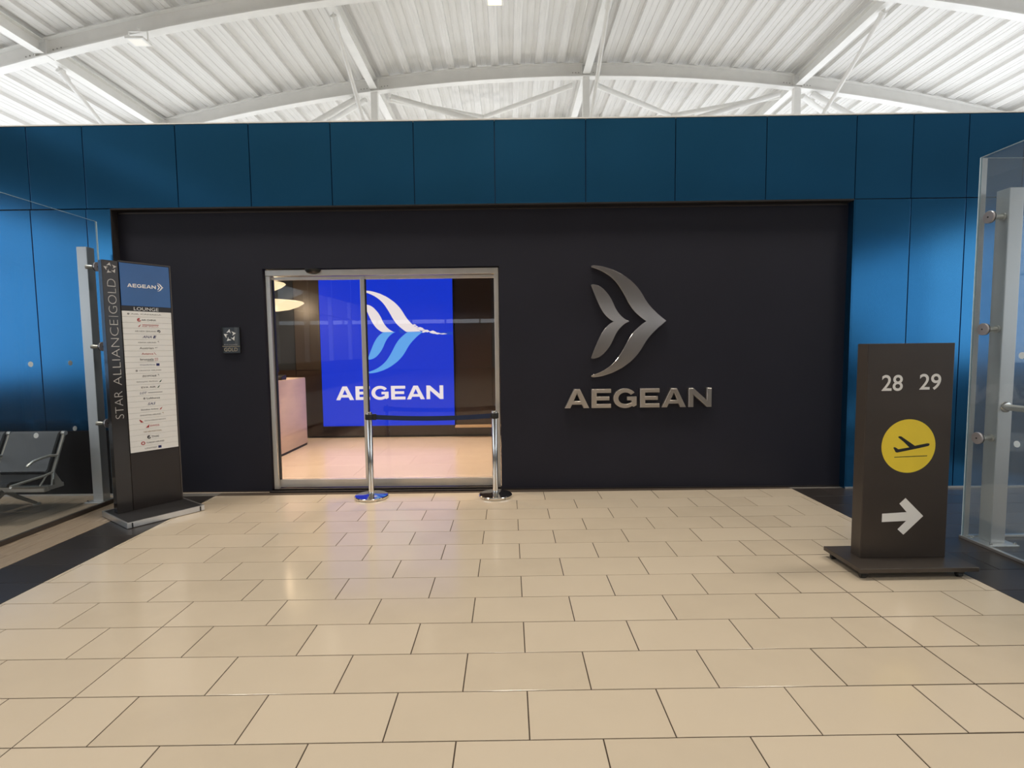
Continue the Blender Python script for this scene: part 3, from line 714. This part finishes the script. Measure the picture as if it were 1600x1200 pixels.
MB().lathe([(.042, 0), (.042, -.006), (.034, -.010)], (hx, 3.92, 1.095), 24, axis='y').build('handrail_rose', M['chrome'], gr, smooth=35)
# --- left
XG2, YG2, ZG2 = -4.245, 5.40, 2.945
gl = empty('glass_screen', (0, 0, 0), label='clear glass screen on grey steel post left of the totem sign', cat='glass screen')
MB().box(XG2 - .006, XG2 + .006, .6, YG2 - .008, .040, ZG2).build('pane', M['glass'], gl)
MB().box(XG2 - .0062, XG2 + .0062, YG2 - .008, YG2 - .001, .040, ZG2 + .001).build('pane_edge', M['glass_edge'], gl)
MB().box(XG2 - .0063, XG2 + .0063, .6, YG2 - .0083, ZG2, ZG2 + .002).build('pane_edge', M['glass_edge'], gl)
MB().bbox(XG2 - .016, XG2 + .016, .6, YG2, .0, .040, .003).build('channel', M['brown_side'], gl)
MB().bbox(XG2 - .205, XG2 - .100, 5.375, 5.475, .012, 2.69, .004).build('post', M['post'], gl)
MB().bbox(XG2 - .27, XG2 - .04, 5.335, 5.50, .0, .012, .003).build('foot_plate', M['post'], gl)
for x, y in ((-.25, 5.355), (-.06, 5.355), (-.25, 5.485)):
    MB().lathe([(.011, 0), (.011, .010), (.006, .018)], (XG2 + x, y, .012), 6).build('bolt', M['chrome'], gl)
for z in (2.48, 1.66, .855): standoff(gl, XG2, XG2 - .10, 5.355, z)
dots(gl, XG2 + .0065, [4.55, 4.96, 4.14], [1.50, .862])

# =================================================================== WAITING BENCH
bn = empty('waiting_bench', (-4.60, 5.0, 0), label='grey padded metal waiting bench behind the left glass screen', cat='bench')
SP = .56
def slab(mb, x0, x1, pts, th, mi=0):
    """bent sheet along (y, z) profile with thickness"""
    pts = [Vector((0, y, z)) for y, z in pts]; k = len(pts); nrm = []
    for i in range(k):
        d = (pts[min(i + 1, k - 1)] - pts[max(i - 1, 0)]).normalized(); nrm.append(Vector((0, -d.z, d.y)))
    vs = []
    for x in (x0, x1):
        vs += [(x, p.y, p.z) for p in pts] + [(x, p.y + n_.y * th, p.z + n_.z * th) for p, n_ in zip(pts, nrm)]
    o = 2 * k; fs = []
    for i in range(k - 1):
        fs += [(i, i + 1, o + i + 1, o + i), (k + i, o + k + i, o + k + i + 1, k + i + 1), (i, k + i, k + i + 1, i + 1), (o + i, o + i + 1, o + k + i + 1, o + k + i)]
    fs += [(0, o, o + k, k), (k - 1, 2 * k - 1, o + 2 * k - 1, o + k - 1)]
    mb.add(vs, fs, mi)
back = [(.255, .775), (.235, .765), (.205, .70), (.16, .60), (.115, .50), (.085, .43), (.06, .405)]
seat = [(.03, .395), (-.10, .385), (-.22, .392), (-.31, .405), (-.345, .395), (-.355, .37)]
for k in range(3):
    x1 = -.035 - k * SP; x0 = x1 - .49
    b = MB(); slab(b, x0, x1, back, -.022); b.build('backrest', M['pad'], bn, smooth=40)
    b = MB(); slab(b, x0, x1, seat, .030); b.build('seat', M['pad_edge'], bn, smooth=40)
for k in range(4):
    xs = 0. - k * SP
    b = MB(); b.bbox(xs - .022, xs - .004, .0, .02, 0, .02, .002)
    b = MB()
    # side casting: open triangle under the seat plus back stile
    def bar(p, q, w_=.022, th=.022): b.tube([(xs - .012, p[0], p[1]), (xs - .012, q[0], q[1])], w_ / 2, 8)
    b.tube([(xs - .012, y, z) for y, z in [(.265, .775), (.235, .70), (.19, .60), (.15, .50), (.11, .41), (.10, .33)]], .016, 8)
    b.tube([(xs - .012, y, z) for y, z in [(-.34, .372), (-.20, .378), (.0, .385), (.10, .40)]], .012, 8)
    b.tube([(xs - .012, y, z) for y, z in [(-.34, .365), (-.20, .325), (.0, .275), (.14, .255)]], .014, 8)
    bar((-.06, .285), (.03, .385), .018); bar((.08, .27), (.10, .40), .020)
    b.box(xs - .028, xs + .004, .02, .20, .235, .275); b.add([(xs - .026, .10, .27), (xs - .026, .20, .25), (xs - .026, .10, .42), (xs + .002, .10, .27), (xs + .002, .20, .25), (xs + .002, .10, .42)], [(0, 1, 2), (5, 4, 3), (0, 3, 4, 1), (1, 4, 5, 2), (2, 5, 3, 0)])
    b.build('side_frame', M['cast'], bn, smooth=50)
    b = MB(); b.tube([(xs - .012, y, z) for y, z in [(.165, .560), (.08, .572), (-.02, .566), (-.10, .552), (-.155, .525), (-.165, .512)]], .013, 8)
    b.build('armrest', M['cast'], bn, smooth=50)
    b = MB(); b.tube([(xs - .03, .262, .772), (xs + .008, .262, .772)], .022, 16); b.build('back_hub', M['alu_warm'], bn, smooth=50)
MB().bbox(-3 * SP - .03, .0, -.02, .05, .225, .285, .008).build('beam', M['cast'], bn)
for xl in (-.42, -1.4):
    b = MB()
    b.tube([(xl, .02, .235), (xl - .0, .14, .14), (xl, .33, .02)], .026, 8, r1=.016); b.lathe([(.035, 0), (.035, .012), (.015, .02)], (xl, .34, 0), 14)
    b.build('leg', M['cast'], bn, smooth=50)
    b = MB(); b.tube([(xl, .0, .235), (xl, -.12, .15), (xl, -.34, .02)], .028, 8, r1=.016); b.lathe([(.035, 0), (.035, .012), (.015, .02)], (xl, -.35, 0), 14)
    b.build('leg', M['cast'], bn, smooth=50)

# =================================================================== VAULTED ROOF
def zc(x): return 9.93 - .0094 * (x - 2.45) ** 2         # centre line of the arches
def slope(x): return -.0188 * (x - 2.45)
roof = structure('ceiling', 'white ribbed metal sheet vaulted roof on white steel beams')
SW = .66; x = -20.0; Y0, Y1 = -30., 36.
prof = [(0, 0), (.10, 0), (.11, -.012), (.125, -.012), (.135, 0), (.27, 0), (.28, -.012), (.295, -.012), (.305, 0), (.41, 0), (.425, -.10), (.50, -.10), (.506, -.092), (.564, -.092), (.57, -.10), (.635, -.10), (.65, 0), (.66, 0)]
while x < 25:
    xm = x + SW / 2; zz = zc(xm) + .30; s_ = atan2(slope(xm), 1)
    vs = []; k = len(prof)
    Y0 = -30. if -13.4 < xm < 18.4 else 6.
    for yy in (Y0, Y1):
        for u, h in prof:
            du = u - SW / 2; vs.append((du * cos(s_) - h * sin(s_) * 1, yy, du * sin(s_) + h * cos(s_)))
    for yy in (Y0, Y1): vs.append((-SW / 2 * cos(s_), yy, -SW / 2 * sin(s_) + .05)); vs.append((SW / 2 * cos(s_), yy, SW / 2 * sin(s_) + .05))
    fs = [(i, i + 1, k + i + 1, k + i) for i in range(k - 1)] + [(2 * k, 2 * k + 1, 2 * k + 3, 2 * k + 2)]
    b = MB(); b.add(vs, fs); o = b.build('roof_sheet', M['roof'], roof, fix=False); o.location = (xm, 0, zz)
    x += SW * cos(s_)
# arches: curved I beams
NX = [-10.35, -3.96, 2.43, 8.83, 15.30]
HB = .36
def arch(Y, xa=-19.5, xb=24.5):
    b = MB(); n = 44
    secs = [(-.008, .008, -HB / 2, HB / 2), (-.11, .11, -HB / 2 - .02, -HB / 2 + .01), (-.11, .11, HB / 2 - .01, HB / 2 + .01)]
    for (ya, yb, za, zb) in secs:
        vs = []; fs = []
        for i in range(n + 1):
            xx = xa + (xb - xa) * i / n; z = zc(xx)
            vs += [(xx, Y + ya, z + za), (xx, Y + yb, z + za), (xx, Y + yb, z + zb), (xx, Y + ya, z + zb)]
        for i in range(n):
            k = i * 4
            for a in range(4): fs.append((k + a, k + (a + 1) % 4, k + 4 + (a + 1) % 4, k + 4 + a))
        fs += [(0, 1, 2, 3), (n * 4, n * 4 + 1, n * 4 + 2, n * 4 + 3)]
        b.add(vs, fs)
    o = b.build('arch_beam', M['steel_white'], roof)
    for nx in NX:
        for sx in (-1, 1):
            for q in range(3):
                xx = nx + sx * (.22 + q * .09)
                MB().lathe([(.016, -.014), (.014, -.008)], (xx, Y, zc(xx) - .05), 6, axis='y').build('bolt', M['bolt'], o) if 11 < Y < 17 else None
            b2 = MB(); b2.box(nx + sx * .13 - .012, nx + sx * .13 + .012, Y - .10, Y + .10, zc(nx) - HB / 2, zc(nx) + HB / 2); 
            b2.build('stiffener', M['steel_white'], o) if 11 < Y < 17 else None
    return o
AY = [-20, -12, -4, 0, 4, 8, 12, 16, 20, 24, 28, 32]
for Y in AY: arch(Y, *((-13.3, 18.3) if Y < 6 else (-19.5, 24.5)))
def ibeam(mb, p, q, w_=.2, h=.3, t_=.016):
    p, q = Vector(p), Vector(q); d = (q - p); L = d.length; d.normalize(); s_ = d.cross(Vector((0, 0, 1))).normalized(); u = s_.cross(d)
    f = lambda v: p + d * v.y + s_ * v.x + u * v.z
    mb.box(-t_ / 2, t_ / 2, 0, L, -h / 2, h / 2, tr=f); mb.box(-w_ / 2, w_ / 2, 0, L, -h / 2 - t_, -h / 2, tr=f); mb.box(-w_ / 2, w_ / 2, 0, L, h / 2 - t_, h / 2, tr=f)
for nx in NX:
    for a, c in ((8, 12), (12, 16), (16, 20), (20, 24), (4, 8)):
        b = MB(); ibeam(b, (nx, a + .12, zc(nx) + .02), (nx, c - .12, zc(nx) + .02), .22, .28)
        b.build('purlin_beam', M['steel_white'], roof)
DROP = 2.35
for nx in NX:
    for a, c in ((12, 16), (20, 16)):
        z0 = zc(nx) - .28; pa = Vector((nx + .0, a + (.45 if c > a else -.45), z0)); pb = Vector((nx, c, zc(nx) - DROP))
        b = MB(); b.tube([pa, pb], .052, 10); o = b.build('brace_rod', M['steel_white'], roof, smooth=50)
        dd = (pb - pa).normalized()
        g = MB(); g.tube([pa - dd * .10, pa + dd * .16], .075, 10); g.box(pa.x - .012, pa.x + .012, pa.y - .10, pa.y + .10, pa.z - .04, pa.z + .12)
        g.build('fork_end', M['steel_white'], o, smooth=50)
    b = MB(); b.box(nx - .10, nx + .10, 15.93, 16.07, zc(nx) - DROP - .1, zc(nx) - HB / 2 - .02); b.build('truss_post', M['steel_white'], roof)
def strut(p, q, r=.075, nm='diagonal_brace'):
    b = MB(); b.tube([p, q], r, 8); b.build(nm, M['steel_white'], roof, smooth=50)
for i in range(4):
    xa, xb = NX[i], NX[i + 1]
    lowa, lowb = (xa, 16, zc(xa) - DROP), (xb, 16, zc(xb) - DROP)
    # in the plane of the far arch
    if i == 1: strut((xa + .5, 16.05, zc(xa) - .30), lowb, .085)
    elif i == 3: strut((xa + .5, 16.05, zc(xa) - .30), lowb, .085)
    else: strut((xb - .5, 16.05, zc(xb) - .30), lowa, .085) 
    # roof plane cross bracing of the bay beyond
    strut((xa + .35, 16.3, zc(xa) - .26), (xb - .35, 19.7, zc(xb) - .26), .08, 'cross_brace')
    strut((xb - .35, 16.3, zc(xb) - .26), (xa + .35, 19.7, zc(xa) - .26), .08, 'cross_brace')
strut((NX[0] - .25, 12.2, zc(NX[0]) - .05), (-16.5, 12.2, zc(-16.5) + .25), .075, 'cross_brace')

# floodlights hung from the near arch, plus added ones out of view
def floodlight(x, y, lens, label, on=False):
    z = zc(x) - HB / 2 - .02
    f = empty('floodlight', (x, y, z), label=label, cat='light')
    MB().bbox(-.20, .20, -.16, .16, -.30, -.25, .012).build('housing', M['steel_white'], f)
    MB().box(-.15, .15, -.12, .12, -.303, -.299).build('lens', lens, f)
    b = MB(); b.box(-.215, -.203, -.02, .02, -.29, -.08).box(.203, .215, -.02, .02, -.29, -.08).box(-.215, .215, -.02, .02, -.08, -.068).box(-.02, .02, -.02, .02, -.068, .0)
    b.build('bracket', M['steel_white'], f)
    if on:
        l = bpy.data.lights.new('floodlight_beam', 'SPOT'); l.energy = 150; l.color = (1, .85, .6); l.spot_size = radians(110); l.shadow_soft_size = .12
        o = bpy.data.objects.new('floodlight_beam', l); COL.objects.link(o); o.location = (0, 0, -.32); o.parent = f
def beam(f, e):
    l = bpy.data.lights.new('floodlight_beam', 'SPOT'); l.energy = e; l.color = (1, .93, .82); l.spot_size = radians(125); l.spot_blend = .9; l.shadow_soft_size = .55
    o = bpy.data.objects.new('floodlight_beam', l); COL.objects.link(o); o.location = (0, 0, -.32); o.parent = f
for i, (x, y) in enumerate([(-6, 4), (0, 4), (6, 4), (-6, -4), (0, -4), (6, -4), (0, -12)]):  # extra floodlights added out of view to brighten the floor
    b = MB(); b.bbox(-.20, .20, -.16, .16, -.30, -.25, .012); b.box(-.15, .15, -.12, .12, -.303, -.299, 1)
    b.box(-.215, -.203, -.02, .02, -.29, -.08).box(.203, .215, -.02, .02, -.29, -.08).box(-.215, .215, -.02, .02, -.08, -.068).box(-.02, .02, -.02, .02, -.068, .0)
    f = b.build('floodlight', [M['steel_white'], M['lamp_led']], roof); f.location = (x, y, zc(x) - HB / 2 - .02)
    beam(f, (1250, 1250, 1250, 950, 950, 950, 2800)[i])
floodlight(-8.05, 11.75, M['lamp_led'], 'square white floodlight hanging from the curved beam at upper left')
floodlight(-.22, 12.0, M['lamp_yellow'], 'lit warm floodlight at the top edge above the blue wall centre', True)

# =================================================================== HALL BEHIND THE VIEWPOINT
hw = structure('wall_gable', 'unseen taupe end wall of the hall, narrow window strip added for logo reflections')  # unseen; tone and window strip set for reflections in the metal logo
MB().box(-22, 27, -30.3, -30.0, 0, 3.72).build('lower_wall', M['hall_wall'], hw)
g = MB(); n = 24
pts = [(-20, 4.05), (25, 4.05)] + [(25 - 45 * i / n, zc(25 - 45 * i / n) + .1) for i in range(n + 1)]
g.poly([pts], -30.3, -30.0); g.build('upper_wall', M['hall_wall'], hw)
for k in range(17):
    xx = -20 + k * 2.8
    MB().box(xx - .06, xx + .06, -30.2, -30.0, 3.72, 4.05).build('mullion', M['steel_white'], hw)
for nm, a, b_ in (('wall_left', -13.3, -13.0), ('wall_right', 18.0, 18.3)):  # unseen walls added; openings placed to shape reflections in the blue panels
    sw_ = structure(nm, 'unseen glazed side wall with a low solid base, added for panel reflections')
    MB().box(a, b_, -30, 5, 0, .9).build('parapet', M['lounge_brown'], sw_)
    MB().box(a + .02, b_ - .02, -30, 5, 5.3 if a < 0 else 6.1, zc((a + b_) / 2) + .15).build('fascia', M['hall_wall'], sw_)
    for k in range(9): MB().box(a, b_, -28 + k * 4 - .06, -28 + k * 4 + .06, .9, zc((a + b_) / 2) + .1).build('mullion', M['steel_white'], sw_)
    MB().box(a + .1, b_ - .1, -30, 5, 3.97, 4.03).build('transom', M['steel_white'], sw_)
# unseen uplight troughs added on the box roof to brighten the vault
for j, (uy, en) in enumerate(((9.5, 10), (13.8, 15), (19.5, 62), (24.5, 75))):
    for ux in (-7.5, -1, 6.5):
        b = MB(); b.bbox(-1.6, 1.6, -.2, .2, 0, .16, .02); b.box(-1.5, 1.5, -.15, .15, .161, .164, 1)
        u = b.build('added_uplighter', [M['steel_white'], M['lamp_led']], roofbox); u.location = (ux, uy, ZT - .06)
        l = bpy.data.lights.new('added_uplight_beam', 'AREA'); l.shape = 'RECTANGLE'; l.size = 3.0; l.size_y = .3; l.energy = en * {-7.5: .6, 6.5: .62}.get(ux, 1.); l.color = (1, .975, .94)
        o = bpy.data.objects.new('added_uplight_beam', l); COL.objects.link(o); o.location = (0, 0, .18); o.rotation_euler = (pi, 0, 0); o.parent = u
